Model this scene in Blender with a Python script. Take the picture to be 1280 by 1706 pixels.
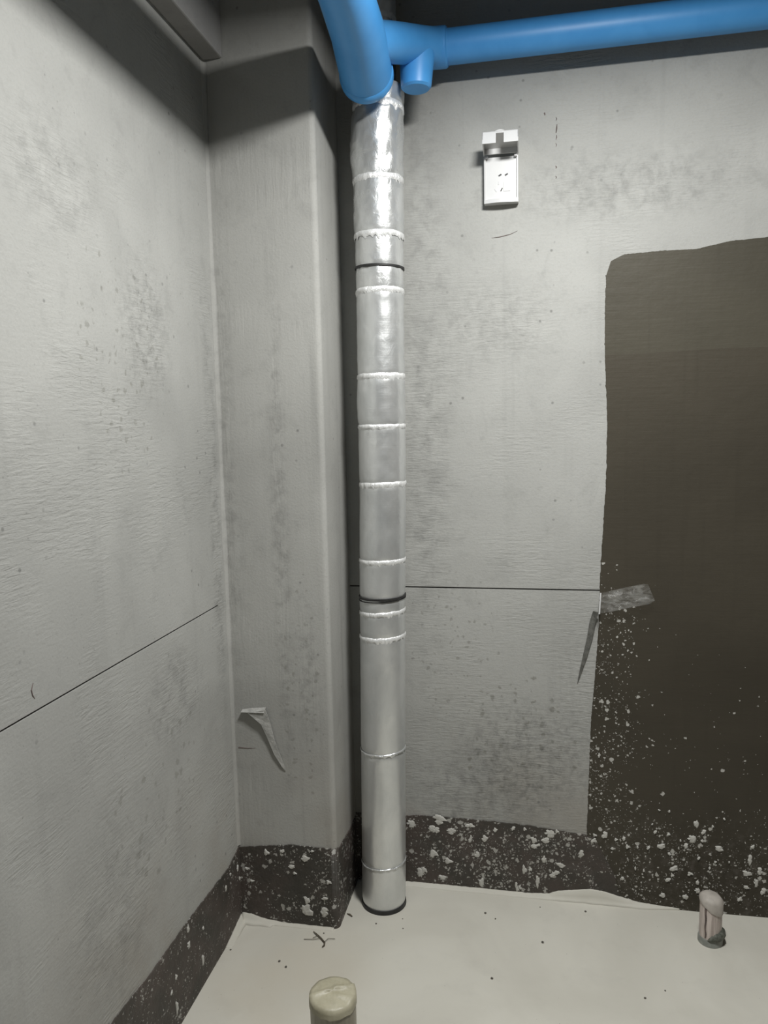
import bpy, bmesh, math, random
from mathutils import Vector, Matrix, noise

for o in list(bpy.data.objects):
    bpy.data.objects.remove(o)
scene = bpy.context.scene
COL = scene.collection

# ------------------------------------------------------------------ camera
cd = bpy.data.cameras.new('camera')
cam = bpy.data.objects.new('camera', cd)
COL.objects.link(cam)
cd.sensor_fit = 'VERTICAL'
cd.sensor_height = 36.0
cd.lens = 1264.35 / 1706 * 36.0
cd.clip_start = 0.02
RIGHT = Vector((0.98178, 0.188753, -0.021936))
DOWN = Vector((-0.000348, -0.113655, -0.99352))
FWD = Vector((-0.190023, 0.975426, -0.111518))
rot = Matrix((RIGHT, -DOWN, -FWD)).transposed()
cam.matrix_world = Matrix.Translation((0, 0, 1.4)) @ rot.to_4x4()
scene.camera = cam

# ------------------------------------------------------------------ world, exposure, lamp settings
w = bpy.data.worlds.new('world')
scene.world = w
w.use_nodes = True
w.node_tree.nodes['Background'].inputs[0].default_value = (0.6, 0.75, 1.0, 1)
w.node_tree.nodes['Background'].inputs[1].default_value = 0.02
vs = scene.view_settings
vs.view_transform = 'Standard'
vs.look = 'None'
vs.exposure = 0.0
vs.gamma = 1.0
vs.use_curve_mapping = False
LAMP_POS = (0.19, 1.20, 2.435)
LAMP_SIZE = 0.28
LAMP_WATT = 44.0
LAMP_COLOR = (0.99, 0.99, 0.965)

# ------------------------------------------------------------------ helpers
rnd = random.Random(7)


def link(name, bm, mat, parent=None, smooth=False, label=None):
    me = bpy.data.meshes.new(name)
    bmesh.ops.recalc_face_normals(bm, faces=bm.faces)
    bm.to_mesh(me)
    bm.free()
    if smooth:
        for p in me.polygons:
            p.use_smooth = True
    o = bpy.data.objects.new(name, me)
    COL.objects.link(o)
    if mat:
        me.materials.append(mat)
    if parent:
        o.parent = parent
    if label:
        o['label'] = label
    return o


def tag(o, label, cat, group=None, kind=None):
    o['label'] = label
    o['category'] = cat
    if group:
        o['group'] = group
    if kind:
        o['kind'] = kind
    return o


def thing(name, label, cat, loc=(0, 0, 0), group=None):
    o = bpy.data.objects.new(name, None)
    o.empty_display_size = 0.05
    COL.objects.link(o)
    o.location = loc
    return tag(o, label, cat, group)


def keep(child, parent):
    child.parent = parent
    child.matrix_parent_inverse = Matrix.Translation(-Vector(parent.location))
    return child


def box(bm, x0, x1, y0, y1, z0, z1, bevel=0.0, seg=2):
    vs_ = [bm.verts.new((x, y, z)) for x in (x0, x1) for y in (y0, y1) for z in (z0, z1)]
    idx = [(0, 1, 3, 2), (4, 6, 7, 5), (0, 4, 5, 1), (2, 3, 7, 6), (0, 2, 6, 4), (1, 5, 7, 3)]
    fs = [bm.faces.new([vs_[i] for i in f]) for f in idx]
    if bevel:
        es = list({e for f in fs for e in f.edges})
        bmesh.ops.bevel(bm, geom=es, offset=bevel, segments=seg, affect='EDGES', profile=0.5)
    return bm


def tube(bm, pts, radii, n=32, cap=True):
    pts = [Vector(p) for p in pts]
    m = len(pts)
    if not hasattr(radii, '__len__'):
        radii = [radii] * m
    prev = None
    rings = []
    for i, p in enumerate(pts):
        a = pts[max(i - 1, 0)]
        b = pts[min(i + 1, m - 1)]
        t = b - a
        if t.length < 1e-9:
            t = prev_t
        t = t.normalized()
        prev_t = t
        if prev is None:
            ref = Vector((0, 0, 1)) if abs(t.z) < 0.9 else Vector((1, 0, 0))
            u = t.cross(ref).normalized()
        else:
            u = (prev - t * prev.dot(t)).normalized()
        prev = u
        v = t.cross(u)
        rings.append([bm.verts.new(p + (u * math.cos(2 * math.pi * k / n) + v * math.sin(2 * math.pi * k / n)) * radii[i]) for k in range(n)])
    for i in range(m - 1):
        for k in range(n):
            bm.faces.new((rings[i][k], rings[i][(k + 1) % n], rings[i + 1][(k + 1) % n], rings[i + 1][k]))
    if cap:
        bm.faces.new(rings[0][::-1])
        bm.faces.new(rings[-1])
    return bm


def ragged(pts, step, amp, seed, freq=60):
    """subdivide an open polyline and jitter it"""
    out = []
    for i in range(len(pts) - 1):
        a, b = Vector(pts[i]), Vector(pts[i + 1])
        n = max(1, int((b - a).length / step))
        for k in range(n):
            p = a.lerp(b, k / n)
            q = Vector((p.x * freq, p.y * freq, seed))
            d = noise.noise(q) * amp + noise.noise(q * 3.1) * amp * 0.6
            e = noise.noise(q + Vector((9, 3, 5))) * amp
            out.append((p.x + d, p.y + e))
    out.append(tuple(pts[-1]))
    return out


# ------------------------------------------------------------------ materials
def material(name):
    m = bpy.data.materials.new(name)
    m.use_nodes = True
    nt = m.node_tree
    b = nt.nodes['Principled BSDF']
    return m, nt, b


class G:
    """small node-graph helper"""

    def __init__(self, nt):
        self.nt = nt
        self.n = nt.nodes
        tc = self.n.new('ShaderNodeTexCoord')
        self.obj = tc.outputs['Object']

    def put(self, sock, v):
        if isinstance(v, bpy.types.NodeSocket):
            self.nt.links.new(v, sock)
        elif v is not None:
            try:
                sock.default_value = v
            except Exception:
                sock.default_value = tuple(v) + (1.0,)

    def scale(self, s, loc=(0, 0, 0), vec=None):
        m = self.n.new('ShaderNodeMapping')
        self.put(m.inputs['Vector'], vec or self.obj)
        m.inputs['Scale'].default_value = s if hasattr(s, '__len__') else (s, s, s)
        m.inputs['Location'].default_value = loc
        return m.outputs[0]

    def noise(self, s, detail=4, rough=0.55, dist=0.0, loc=(0, 0, 0), vec=None):
        t = self.n.new('ShaderNodeTexNoise')
        self.put(t.inputs['Vector'], self.scale(s, loc, vec))
        t.inputs['Scale'].default_value = 1.0
        t.inputs['Detail'].default_value = detail
        t.inputs['Roughness'].default_value = rough
        t.inputs['Distortion'].default_value = dist
        return t.outputs[0]

    def voronoi(self, s, feature='F1', loc=(0, 0, 0), rnd_=1.0, vec=None):
        t = self.n.new('ShaderNodeTexVoronoi')
        t.feature = feature
        self.put(t.inputs['Vector'], self.scale(s, loc, vec))
        t.inputs['Scale'].default_value = 1.0
        t.inputs['Randomness'].default_value = rnd_
        return t

    def ramp(self, v, a, b, lo=0.0, hi=1.0):
        m = self.n.new('ShaderNodeMapRange')
        m.interpolation_type = 'SMOOTHSTEP'
        self.put(m.inputs['Value'], v)
        self.put(m.inputs['From Min'], a)
        self.put(m.inputs['From Max'], b)
        self.put(m.inputs['To Min'], lo)
        self.put(m.inputs['To Max'], hi)
        return m.outputs[0]

    def math(self, op, a, b=None):
        m = self.n.new('ShaderNodeMath')
        m.operation = op
        self.put(m.inputs[0], a)
        if b is not None:
            self.put(m.inputs[1], b)
        return m.outputs[0]

    def mix(self, f, a, b, mode='MIX'):
        m = self.n.new('ShaderNodeMix')
        m.data_type = 'RGBA'
        m.blend_type = mode
        self.put(m.inputs[0], f)
        for s, v in ((m.inputs[6], a), (m.inputs[7], b)):
            if isinstance(v, tuple) and len(v) == 3:
                v = v + (1.0,)
            self.put(s, v)
        return m.outputs[2]

    def warp(self, scale, amount):
        """object coordinates pushed about by noise, for ragged outlines"""
        t = self.n.new('ShaderNodeTexNoise')
        self.put(t.inputs['Vector'], self.obj)
        t.inputs['Scale'].default_value = scale
        t.inputs['Detail'].default_value = 3
        a = self.n.new('ShaderNodeVectorMath')
        a.operation = 'SUBTRACT'
        self.put(a.inputs[0], t.outputs['Color'])
        a.inputs[1].default_value = (0.5, 0.5, 0.5)
        m = self.n.new('ShaderNodeVectorMath')
        m.operation = 'SCALE'
        self.put(m.inputs[0], a.outputs[0])
        m.inputs['Scale'].default_value = amount
        d = self.n.new('ShaderNodeVectorMath')
        d.operation = 'ADD'
        self.put(d.inputs[0], self.obj)
        self.put(d.inputs[1], m.outputs[0])
        return d.outputs[0]

    def sep(self, vec=None):
        s = self.n.new('ShaderNodeSeparateXYZ')
        self.put(s.inputs[0], vec or self.obj)
        return s.outputs

    def blob(self, c, r):
        """1 at c falling to 0 on the ellipsoid of radii r"""
        m = self.n.new('ShaderNodeMapping')
        m.vector_type = 'POINT'
        self.put(m.inputs['Vector'], self.obj)
        s = [1.0 / v for v in r]
        m.inputs['Scale'].default_value = s
        m.inputs['Location'].default_value = [-a * b for a, b in zip(c, s)]
        l = self.n.new('ShaderNodeVectorMath')
        l.operation = 'LENGTH'
        self.put(l.inputs[0], m.outputs[0])
        return self.ramp(l.outputs['Value'], 1.0, 0.25)

    def bump(self, h, strength, dist, normal=None):
        b = self.n.new('ShaderNodeBump')
        b.inputs['Strength'].default_value = strength
        b.inputs['Distance'].default_value = dist
        self.put(b.inputs['Height'], h)
        if normal is not None:
            self.put(b.inputs['Normal'], normal)
        return b.outputs[0]


def concrete(name, base, stains=(), ripple='h', pit=0.62, ripple_amt=1.0, warm_low=True, blots=()):
    """plaster skim on concrete: cloudy value, trowel ripples, pits, stains
    stains: list of (centre, radii, strength, noise_scale)"""
    m, nt, b = material(name)
    g = G(nt)
    cloud = g.noise(1.7, 3, 0.6, 0.4, (3, 1, 7))
    mott = g.noise(11, 4, 0.62, 0.6, (1, 8, 2))
    fine = g.noise(160, 2, 0.6)
    col = g.mix(g.ramp(cloud, 0.3, 0.72), tuple(c * 0.86 for c in base), tuple(c * 1.07 for c in base))
    col = g.mix(g.math('MULTIPLY', g.ramp(mott, 0.52, 0.75), 0.30), col, tuple(c * 0.66 for c in base))
    col = g.mix(g.math('MULTIPLY', g.ramp(g.noise(34, 3, 0.7, 0.0, (4, 4, 4)), 0.55, 0.8), 0.22), col, tuple(c * 0.6 for c in base))
    col = g.mix(g.math('MULTIPLY', g.ramp(fine, 0.45, 0.75), 0.10), col, tuple(c * 0.55 for c in base))
    # vertical faint streaks
    st = g.noise((26, 26, 1.1), 2, 0.6, 0.3, (2, 2, 0))
    col = g.mix(g.math('MULTIPLY', g.ramp(st, 0.55, 0.8), 0.16 if ripple == 'h' else 0.30), col, tuple(c * 0.6 for c in base))
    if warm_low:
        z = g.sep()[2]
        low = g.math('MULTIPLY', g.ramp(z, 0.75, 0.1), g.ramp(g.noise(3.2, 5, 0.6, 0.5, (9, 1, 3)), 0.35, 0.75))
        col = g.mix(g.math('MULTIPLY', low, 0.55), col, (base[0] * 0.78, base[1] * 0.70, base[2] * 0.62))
    # pits: sparse dark dots
    v = g.voronoi(24, loc=(0.3, 0.7, 0.1))
    keep_ = g.math('GREATER_THAN', g.sep(v.outputs['Color'])[0], 0.58)
    dots = g.math('MULTIPLY', g.ramp(v.outputs['Distance'], 0.13, 0.05), keep_)
    dots = g.math('MULTIPLY', dots, g.ramp(g.noise(2.6, 3, 0.5, 0, (5, 2, 2)), 0.42, 0.62))
    v2 = g.voronoi(60, loc=(0.1, 0.2, 0.8))
    d2 = g.math('MULTIPLY', g.ramp(v2.outputs['Distance'], 0.16, 0.06), g.math('GREATER_THAN', g.sep(v2.outputs['Color'])[1], 0.86))
    pits = g.math('MAXIMUM', dots, g.math('MULTIPLY', d2, 0.6))
    col = g.mix(g.math('MULTIPLY', pits, pit), col, tuple(c * 0.35 for c in base))
    rough_patch = None
    for c, r, s, ns in blots:
        vb = g.voronoi(ns, loc=(0.4, 0.1, 0.6), vec=g.warp(60, 0.02))
        edge_ = g.math('ADD', vb.outputs['Distance'], g.math('MULTIPLY', g.noise(140, 2, 0.6), 0.35))
        sz = g.math('ADD', g.math('MULTIPLY', g.sep(vb.outputs['Color'])[2], 0.22), 0.22)
        f = g.math('MULTIPLY', g.ramp(edge_, g.math('ADD', sz, 0.14), g.math('SUBTRACT', sz, 0.06)), g.math('GREATER_THAN', g.math('MULTIPLY', g.blob(c, r), g.sep(vb.outputs['Color'])[0]), 0.30))
        col = g.mix(g.math('MULTIPLY', f, s), col, (base[0] * 0.42, base[1] * 0.41, base[2] * 0.36))
    for c, r, s, ns in stains:
        bl = g.blob(c, r)
        nz = g.ramp(g.noise(ns, 4, 0.68, 0.3, (c[0] * 5, 2, c[2] * 3)), 0.38, 0.74)
        f = g.math('MULTIPLY', g.math('MULTIPLY', bl, nz), s)
        col = g.mix(f, col, tuple(c_ * 0.34 for c_ in base))
        rough_patch = bl if rough_patch is None else g.math('MAXIMUM', rough_patch, bl)
    nt.links.new(col, b.inputs['Base Color'])
    b.inputs['Roughness'].default_value = 0.85
    b.inputs['Specular IOR Level'].default_value = 0.25
    if ripple == 'h':
        rip = g.noise((24, 24, 150), 2, 0.6, 0.5, (1, 1, 1))
    else:
        rip = g.noise((70, 70, 6), 3, 0.55, 0.3, (1, 1, 1))
    amt = g.ramp(g.noise(3.4, 2, 0.6, 0.4, (7, 7, 7)), 0.46, 0.66, 0.12, 1.0)
    if rough_patch is not None:
        amt = g.math('MAXIMUM', amt, rough_patch)
    h = g.math('MULTIPLY', g.math('SUBTRACT', rip, 0.5), g.math('MULTIPLY', amt, ripple_amt * 0.42))
    h = g.math('ADD', h, g.math('MULTIPLY', fine, 0.13))
    h = g.math('ADD', h, g.math('MULTIPLY', g.noise(5, 1), 0.9))
    nt.links.new(g.bump(h, 0.75, 0.006), b.inputs['Normal'])
    return m


CONC = (0.38, 0.38, 0.362)
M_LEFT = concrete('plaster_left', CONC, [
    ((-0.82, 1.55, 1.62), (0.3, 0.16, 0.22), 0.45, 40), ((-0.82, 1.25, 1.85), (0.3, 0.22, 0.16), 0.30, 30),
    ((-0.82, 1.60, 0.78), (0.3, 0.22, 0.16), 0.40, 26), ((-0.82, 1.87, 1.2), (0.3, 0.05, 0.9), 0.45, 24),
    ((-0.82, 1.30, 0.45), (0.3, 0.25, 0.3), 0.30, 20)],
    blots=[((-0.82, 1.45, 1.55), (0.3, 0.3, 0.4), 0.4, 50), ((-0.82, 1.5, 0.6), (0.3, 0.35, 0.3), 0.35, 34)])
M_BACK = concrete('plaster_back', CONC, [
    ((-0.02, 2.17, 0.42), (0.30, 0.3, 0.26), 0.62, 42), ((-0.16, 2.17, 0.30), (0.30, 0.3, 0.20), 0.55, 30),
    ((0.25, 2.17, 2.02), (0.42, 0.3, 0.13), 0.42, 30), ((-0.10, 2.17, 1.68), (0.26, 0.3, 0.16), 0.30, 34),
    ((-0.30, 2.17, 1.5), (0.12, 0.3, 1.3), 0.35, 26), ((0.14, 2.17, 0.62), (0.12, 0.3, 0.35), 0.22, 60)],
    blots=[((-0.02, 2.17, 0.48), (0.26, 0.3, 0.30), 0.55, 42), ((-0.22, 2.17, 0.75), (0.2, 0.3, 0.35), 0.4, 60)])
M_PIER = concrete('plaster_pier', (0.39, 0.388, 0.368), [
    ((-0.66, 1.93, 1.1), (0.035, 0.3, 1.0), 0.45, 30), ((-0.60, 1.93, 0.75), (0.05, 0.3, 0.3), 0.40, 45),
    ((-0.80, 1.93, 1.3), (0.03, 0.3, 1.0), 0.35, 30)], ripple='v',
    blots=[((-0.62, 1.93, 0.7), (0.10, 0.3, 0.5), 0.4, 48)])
M_BEAM = concrete('beam_concrete', (0.34, 0.335, 0.33), warm_low=False, pit=0.2, ripple_amt=0.3)

# dark backing seen in the panel joint
M_JOINT, nt, b = material('joint_dark_backing')
g = G(nt)
nt.links.new(g.mix(g.noise(40, 4), (0.05, 0.047, 0.043), (0.13, 0.125, 0.115)), b.inputs['Base Color'])
b.inputs['Roughness'].default_value = 0.95


def coating(name, base, speck_left, rough=0.5):
    m, nt, b = material(name)
    g = G(nt)
    col = g.mix(g.ramp(g.noise(2.2, 4, 0.5, 0.3), 0.3, 0.7), tuple(c * 0.88 for c in base), tuple(c * 1.12 for c in base))
    brush = g.noise((60, 60, 3), 3, 0.5)
    col = g.mix(g.math('MULTIPLY', g.ramp(brush, 0.5, 0.8), 0.25), col, tuple(c * 0.75 for c in base))
    x, y, z = g.sep()
    # salt specks: dense along the left edge below the joint and towards the floor
    near_edge = g.math('MULTIPLY', g.ramp(x, 0.36, 0.17), g.ramp(z, 1.02, 0.80))
    near_floor = g.ramp(z, 0.33, 0.16)
    dens = g.math('MAXIMUM', near_edge, near_floor)
    dens = g.math('MULTIPLY', dens, g.ramp(g.noise(14, 3, 0.6), 0.30, 0.62))
    dens = g.math('ADD', dens, g.math('MULTIPLY', g.ramp(z, 0.95, 0.5), 0.04))
    sp = None
    wv = g.warp(110, 0.012)
    for s, t, k in ((70, 0.30, 0.0), (130, 0.30, 0.0), (230, 0.36, 0.0)):
        v = g.voronoi(s, loc=(0.2, 0.5, 0.9), vec=wv)
        pick = g.math('LESS_THAN', g.sep(v.outputs['Color'])[0], g.math('MULTIPLY', dens, 0.42))
        size = g.math('ADD', g.math('MULTIPLY', g.sep(v.outputs['Color'])[1], 0.26), 0.12)
        f = g.math('MULTIPLY', pick, g.ramp(g.math('ADD', v.outputs['Distance'], g.math('MULTIPLY', g.noise(400, 1), 0.15)), g.math('ADD', size, 0.13), g.math('ADD', size, 0.03)))
        sp = f if sp is None else g.math('MAXIMUM', sp, f)
    haze = g.math('MULTIPLY', g.math('MULTIPLY', near_floor, g.ramp(g.noise(45, 5, 0.7), 0.45, 0.8)), 0.22)
    col = g.mix(haze, col, (0.26, 0.235, 0.215))
    col = g.mix(sp, col, (0.44, 0.43, 0.40))
    nt.links.new(col, b.inputs['Base Color'])
    b.inputs['Roughness'].default_value = rough
    b.inputs['Specular IOR Level'].default_value = 0.2
    h = g.math('ADD', g.math('MULTIPLY', g.noise(30, 3), 0.6), g.math('MULTIPLY', g.noise((10, 10, 130), 2), 0.25))
    nt.links.new(g.bump(h, 0.5, 0.003), b.inputs['Normal'])
    return m


M_COAT1 = coating('waterproof_coat_first', (0.062, 0.056, 0.042), 0)
M_COAT2 = coating('waterproof_coat_second', (0.055, 0.048, 0.036), 0)


def bitumen(name, density=0.35):
    m, nt, b = material(name)
    g = G(nt)
    base = g.mix(g.ramp(g.noise(7, 5, 0.6, 0.4), 0.35, 0.65), (0.050, 0.046, 0.039), (0.076, 0.061, 0.053))
    base = g.mix(g.math('MULTIPLY', g.ramp(g.noise(26, 5, 0.7), 0.48, 0.72), 0.28), base, (0.14, 0.13, 0.12))
    sp = None
    patch = g.ramp(g.noise(17, 4, 0.6, 0.2, (4, 9, 1)), 0.36, 0.66)
    wv = g.warp(100, 0.014)
    for s, mult in ((60, 0.50), (120, 0.55), (240, 0.40)):
        v = g.voronoi(s, loc=(0.6, 0.3, 0.2), vec=wv)
        pick = g.math('LESS_THAN', g.sep(v.outputs['Color'])[0], g.math('MULTIPLY', patch, density * mult * 2))
        size = g.math('ADD', g.math('MULTIPLY', g.sep(v.outputs['Color'])[1], 0.30), 0.14)
        f = g.math('MULTIPLY', pick, g.ramp(g.math('ADD', v.outputs['Distance'], g.math('MULTIPLY', g.noise(300, 1), 0.2)), g.math('ADD', size, 0.16), g.math('ADD', size, 0.04)))
        sp = f if sp is None else g.math('MAXIMUM', sp, f)
    col = g.mix(g.math('MULTIPLY', sp, 0.85), base, (0.42, 0.41, 0.38))
    nt.links.new(col, b.inputs['Base Color'])
    b.inputs['Roughness'].default_value = 0.6
    b.inputs['Specular IOR Level'].default_value = 0.35
    h = g.noise(60, 4, 0.65)
    nt.links.new(g.bump(h, 0.6, 0.004), b.inputs['Normal'])
    return m


M_BITUMEN = bitumen('bitumen_back', 0.62)
M_BITUMEN_DARK = bitumen('bitumen_pier', 0.42)

M_MORTAR, nt, b = material('mortar_splash')
g = G(nt)
nt.links.new(g.mix(g.noise(120, 5, 0.7), (0.40, 0.39, 0.36), (0.62, 0.61, 0.57)), b.inputs['Base Color'])
b.inputs['Roughness'].default_value = 0.9
nt.links.new(g.bump(g.noise(260, 4, 0.7), 0.6, 0.002), b.inputs['Normal'])

M_FLOOR, nt, b = material('floor_screed')
g = G(nt)
c = g.mix(g.ramp(g.noise(2.3, 5, 0.55, 0.6), 0.32, 0.7), (0.53, 0.512, 0.452), (0.60, 0.583, 0.52))
c = g.mix(g.math('MULTIPLY', g.ramp(g.noise(9, 6, 0.65, 0.3, (3, 3, 3)), 0.5, 0.8), 0.35), c, (0.45, 0.433, 0.385))
x, y, z = g.sep()
c = g.mix(g.math('MULTIPLY', g.blob((-0.62, 1.72, 0), (0.30, 0.35, 0.5)), g.ramp(g.noise(5, 4), 0.3, 0.6, 0.2, 0.55)), c, (0.53, 0.485, 0.40))
v = g.voronoi(75)
dd = g.math('MULTIPLY', g.ramp(v.outputs['Distance'], 0.10, 0.04), g.math('GREATER_THAN', g.sep(v.outputs['Color'])[0], 0.93))
c = g.mix(g.math('MULTIPLY', dd, 0.6), c, (0.16, 0.15, 0.13))
nt.links.new(c, b.inputs['Base Color'])
b.inputs['Roughness'].default_value = 0.62
b.inputs['Specular IOR Level'].default_value = 0.3
nt.links.new(g.bump(g.math('ADD', g.noise(6, 4), g.math('MULTIPLY', g.noise(90, 3), 0.08)), 0.35, 0.006), b.inputs['Normal'])


def foil(name, crumple, rough):
    m, nt, b = material(name)
    g = G(nt)
    cr = g.noise((38, 38, 30), 5, 0.62, 1.2)
    ribs = g.noise((6, 6, 240), 2, 0.5, 0.1)
    vert = g.noise((70, 70, 5), 3, 0.55, 0.2)
    col = g.mix(g.ramp(g.noise((14, 14, 7), 4, 0.6, 0.5), 0.3, 0.7), (0.66, 0.675, 0.675), (0.78, 0.79, 0.785))
    nt.links.new(col, b.inputs['Base Color'])
    b.inputs['Metallic'].default_value = 0.70
    nt.links.new(g.ramp(g.noise(12, 4, 0.6), 0.3, 0.7, rough * 0.85, rough * 1.2), b.inputs['Roughness'])
    h = g.math('ADD', g.math('MULTIPLY', cr, crumple), g.math('MULTIPLY', ribs, 0.07))
    h = g.math('ADD', h, g.math('MULTIPLY', vert, 0.14))
    nt.links.new(g.bump(h, 0.6, 0.004), b.inputs['Normal'])
    return m


M_FOIL = foil('aluminium_foil_wrap', 0.30, 0.34)
M_FOIL_C = foil('crumpled_foil_wrap', 0.55, 0.30)
M_FOIL_FOLD = foil('foil_fold_edge', 0.8, 0.30)

M_FOLD, nt, b = material('foil_tape_fold')
g = G(nt)
nt.links.new(g.mix(g.noise(90, 4), (0.80, 0.81, 0.81), (0.93, 0.93, 0.92)), b.inputs['Base Color'])
b.inputs['Metallic'].default_value = 0.35
b.inputs['Roughness'].default_value = 0.30
nt.links.new(g.bump(g.noise((130, 130, 40), 4, 0.7, 1.0), 0.7, 0.004), b.inputs['Normal'])


def plain(name, a, bcol, rough, scale=20, metallic=0.0, bump=0.0, spec=0.5, stretch=None):
    m, nt, b = material(name)
    g = G(nt)
    s = stretch or scale
    nt.links.new(g.mix(g.ramp(g.noise(s, 5, 0.6, 0.3), 0.3, 0.7), a, bcol), b.inputs['Base Color'])
    b.inputs['Roughness'].default_value = rough
    b.inputs['Metallic'].default_value = metallic
    b.inputs['Specular IOR Level'].default_value = spec
    if bump:
        nt.links.new(g.bump(g.noise(scale * 3, 4, 0.6), bump, 0.003), b.inputs['Normal'])
    return m


M_BLUE = plain('blue_plastic', (0.064, 0.310, 0.70), (0.080, 0.345, 0.75), 0.42, 12)
M_BLACK = plain('black_rubber', (0.012, 0.012, 0.012), (0.03, 0.03, 0.03), 0.5, 30)
M_SLEEVE = plain('dark_sleeve', (0.035, 0.028, 0.025), (0.06, 0.05, 0.045), 0.7, 30)
M_WHITE = plain('white_plastic', (0.60, 0.60, 0.60), (0.64, 0.64, 0.635), 0.28, 15)
M_LID = plain('lid_plastic', (0.66, 0.67, 0.67), (0.72, 0.73, 0.72), 0.3, 15)
M_SLOT = plain('socket_slot', (0.03, 0.03, 0.03), (0.06, 0.06, 0.06), 0.6, 40)
M_GREYLINE = plain('grey_outline', (0.55, 0.55, 0.56), (0.6, 0.6, 0.6), 0.5, 40)
M_PVC_DIRTY = plain('dirty_pvc', (0.20, 0.18, 0.135), (0.38, 0.355, 0.285), 0.45, 10, bump=0.2, stretch=(38, 38, 5))
M_PVC_PINK = plain('stained_pinkish_pvc', (0.36, 0.30, 0.27), (0.66, 0.58, 0.54), 0.4, 10, bump=0.2, stretch=(90, 90, 9))
M_STAIN = plain('rust_stain', (0.07, 0.055, 0.05), (0.16, 0.12, 0.11), 0.7, 80)
M_CAP = plain('dusty_cap', (0.36, 0.33, 0.295), (0.44, 0.405, 0.365), 0.6, 40, bump=0.2)
M_TAPE = plain('yellowed_tape', (0.33, 0.305, 0.215), (0.46, 0.43, 0.32), 0.45, 25, bump=0.3)
M_COLLAR = plain('mossy_collar', (0.06, 0.065, 0.05), (0.15, 0.155, 0.13), 0.55, 120, bump=0.6)
M_COLLAR2 = plain('grey_base_ring', (0.20, 0.21, 0.19), (0.30, 0.31, 0.285), 0.5, 60)
M_PEBBLE = plain('dark_grit', (0.06, 0.055, 0.045), (0.14, 0.13, 0.11), 0.9, 200)
M_TWIG = plain('brown_twig', (0.05, 0.04, 0.028), (0.13, 0.11, 0.08), 0.9, 150)
M_STRIP_GREY = plain('grey_mortar_covered_strip', (0.28, 0.278, 0.262), (0.40, 0.395, 0.375), 0.7, 60, bump=0.5)
M_BLADE = plain('dark_grey_blade', (0.07, 0.07, 0.062), (0.14, 0.138, 0.125), 0.6, 60, bump=0.4)
M_METAL = plain('steel_strap', (0.42, 0.42, 0.40), (0.60, 0.60, 0.58), 0.35, 40, metallic=0.6)
M_ROOM = plain('plaster_room', (0.21, 0.21, 0.205), (0.25, 0.25, 0.245), 0.9, 3)  # grey kept dark on the unseen ceiling and rear wall to weaken bounce
M_BOUNCE_CUT = plain('bounce_cutting_brown', (0.048, 0.042, 0.032), (0.062, 0.055, 0.041), 0.6, 3)  # dark brown added to the unseen right wall to absorb bounced light
M_LAMP = plain('lamp_housing', (0.75, 0.75, 0.74), (0.8, 0.8, 0.79), 0.4, 10)

# clear film
M_FILM, nt, b = material('clear_plastic_film')
g = G(nt)
nt.links.new(g.mix(g.noise(60, 4), (0.70, 0.70, 0.67), (0.85, 0.85, 0.82)), b.inputs['Base Color'])
b.inputs['Roughness'].default_value = 0.22
nt.links.new(g.ramp(g.noise((30, 30, 90), 4, 0.6, 0.6), 0.3, 0.75, 0.02, 0.14), b.inputs['Alpha'])
nt.links.new(g.bump(g.noise(50, 4, 0.6, 0.8), 0.6, 0.004), b.inputs['Normal'])

# ------------------------------------------------------------------ room shell
XL, YP, XP, YB = -0.8193, 1.9257, -0.5319, 2.1666
XR, YF, ZC = 1.45, -2.20, 2.80
T = 0.12
ZS = 0.9335       # joint between lower and upper wall panels


def struct(name, bm, mat, label, cat):
    return tag(link(name, bm, mat), label, cat, kind='structure')


# floor with a gentle unevenness
bm = bmesh.new()
nx, ny = 60, 90
grid = []
for i in range(nx + 1):
    row = []
    for j in range(ny + 1):
        x = XL - 0.03 + (XR + 0.06 - XL) * i / nx
        y = YF - 0.03 + (YB + 0.06 - YF) * j / ny
        z = noise.noise(Vector((x * 3, y * 3, 2))) * 0.0025 - 0.001
        row.append(bm.verts.new((x, y, z)))
    grid.append(row)
for i in range(nx):
    for j in range(ny):
        bm.faces.new((grid[i][j], grid[i + 1][j], grid[i + 1][j + 1], grid[i][j + 1]))
bot = [bm.verts.new((x, y, -T)) for x, y in ((XL - .03, YF - .03), (XR + .03, YF - .03), (XR + .03, YB + .03), (XL - .03, YB + .03))]
bm.faces.new(bot[::-1])
floor = struct('floor', bm, M_FLOOR, 'pale grey beige cement screed floor with scattered grit', 'floor')
for p in floor.data.polygons:
    p.use_smooth = True

bm = bmesh.new()
box(bm, XL - T, XR + T, YF - T, YB + T, ZC, ZC + T)
struct('ceiling', bm, M_ROOM, 'bare grey concrete ceiling above the pipes', 'ceiling')
bm = bmesh.new()
box(bm, XR, XR + T, YF - T, YB + T, -T, ZC)  # out of view; its dark coat is put in to deepen the shadows
struct('wall_right', bm, M_BOUNCE_CUT, 'unseen right wall given a dark brown coat to cut bounced light', 'wall')
bm = bmesh.new()
box(bm, XL - T, XR, YF - T, YF, -T, ZC)
struct('wall_front', bm, M_ROOM, 'grey plastered wall behind the viewer', 'wall')

# left wall: backing slab + two proud panels with a recessed joint between them
bm = bmesh.new()
box(bm, XL - T, XL - 0.006, YF, YB + T, -T, ZC)
wall_left = struct('wall_left', bm, M_JOINT, 'grey trowelled plaster wall at left with a dark panel joint', 'wall')


def panel(name, parent, mat, x0, x1, y0, y1, z0, z1):
    bm = bmesh.new()
    box(bm, x0, x1, y0, y1, z0, z1)
    return link(name, bm, mat, parent)


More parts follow.
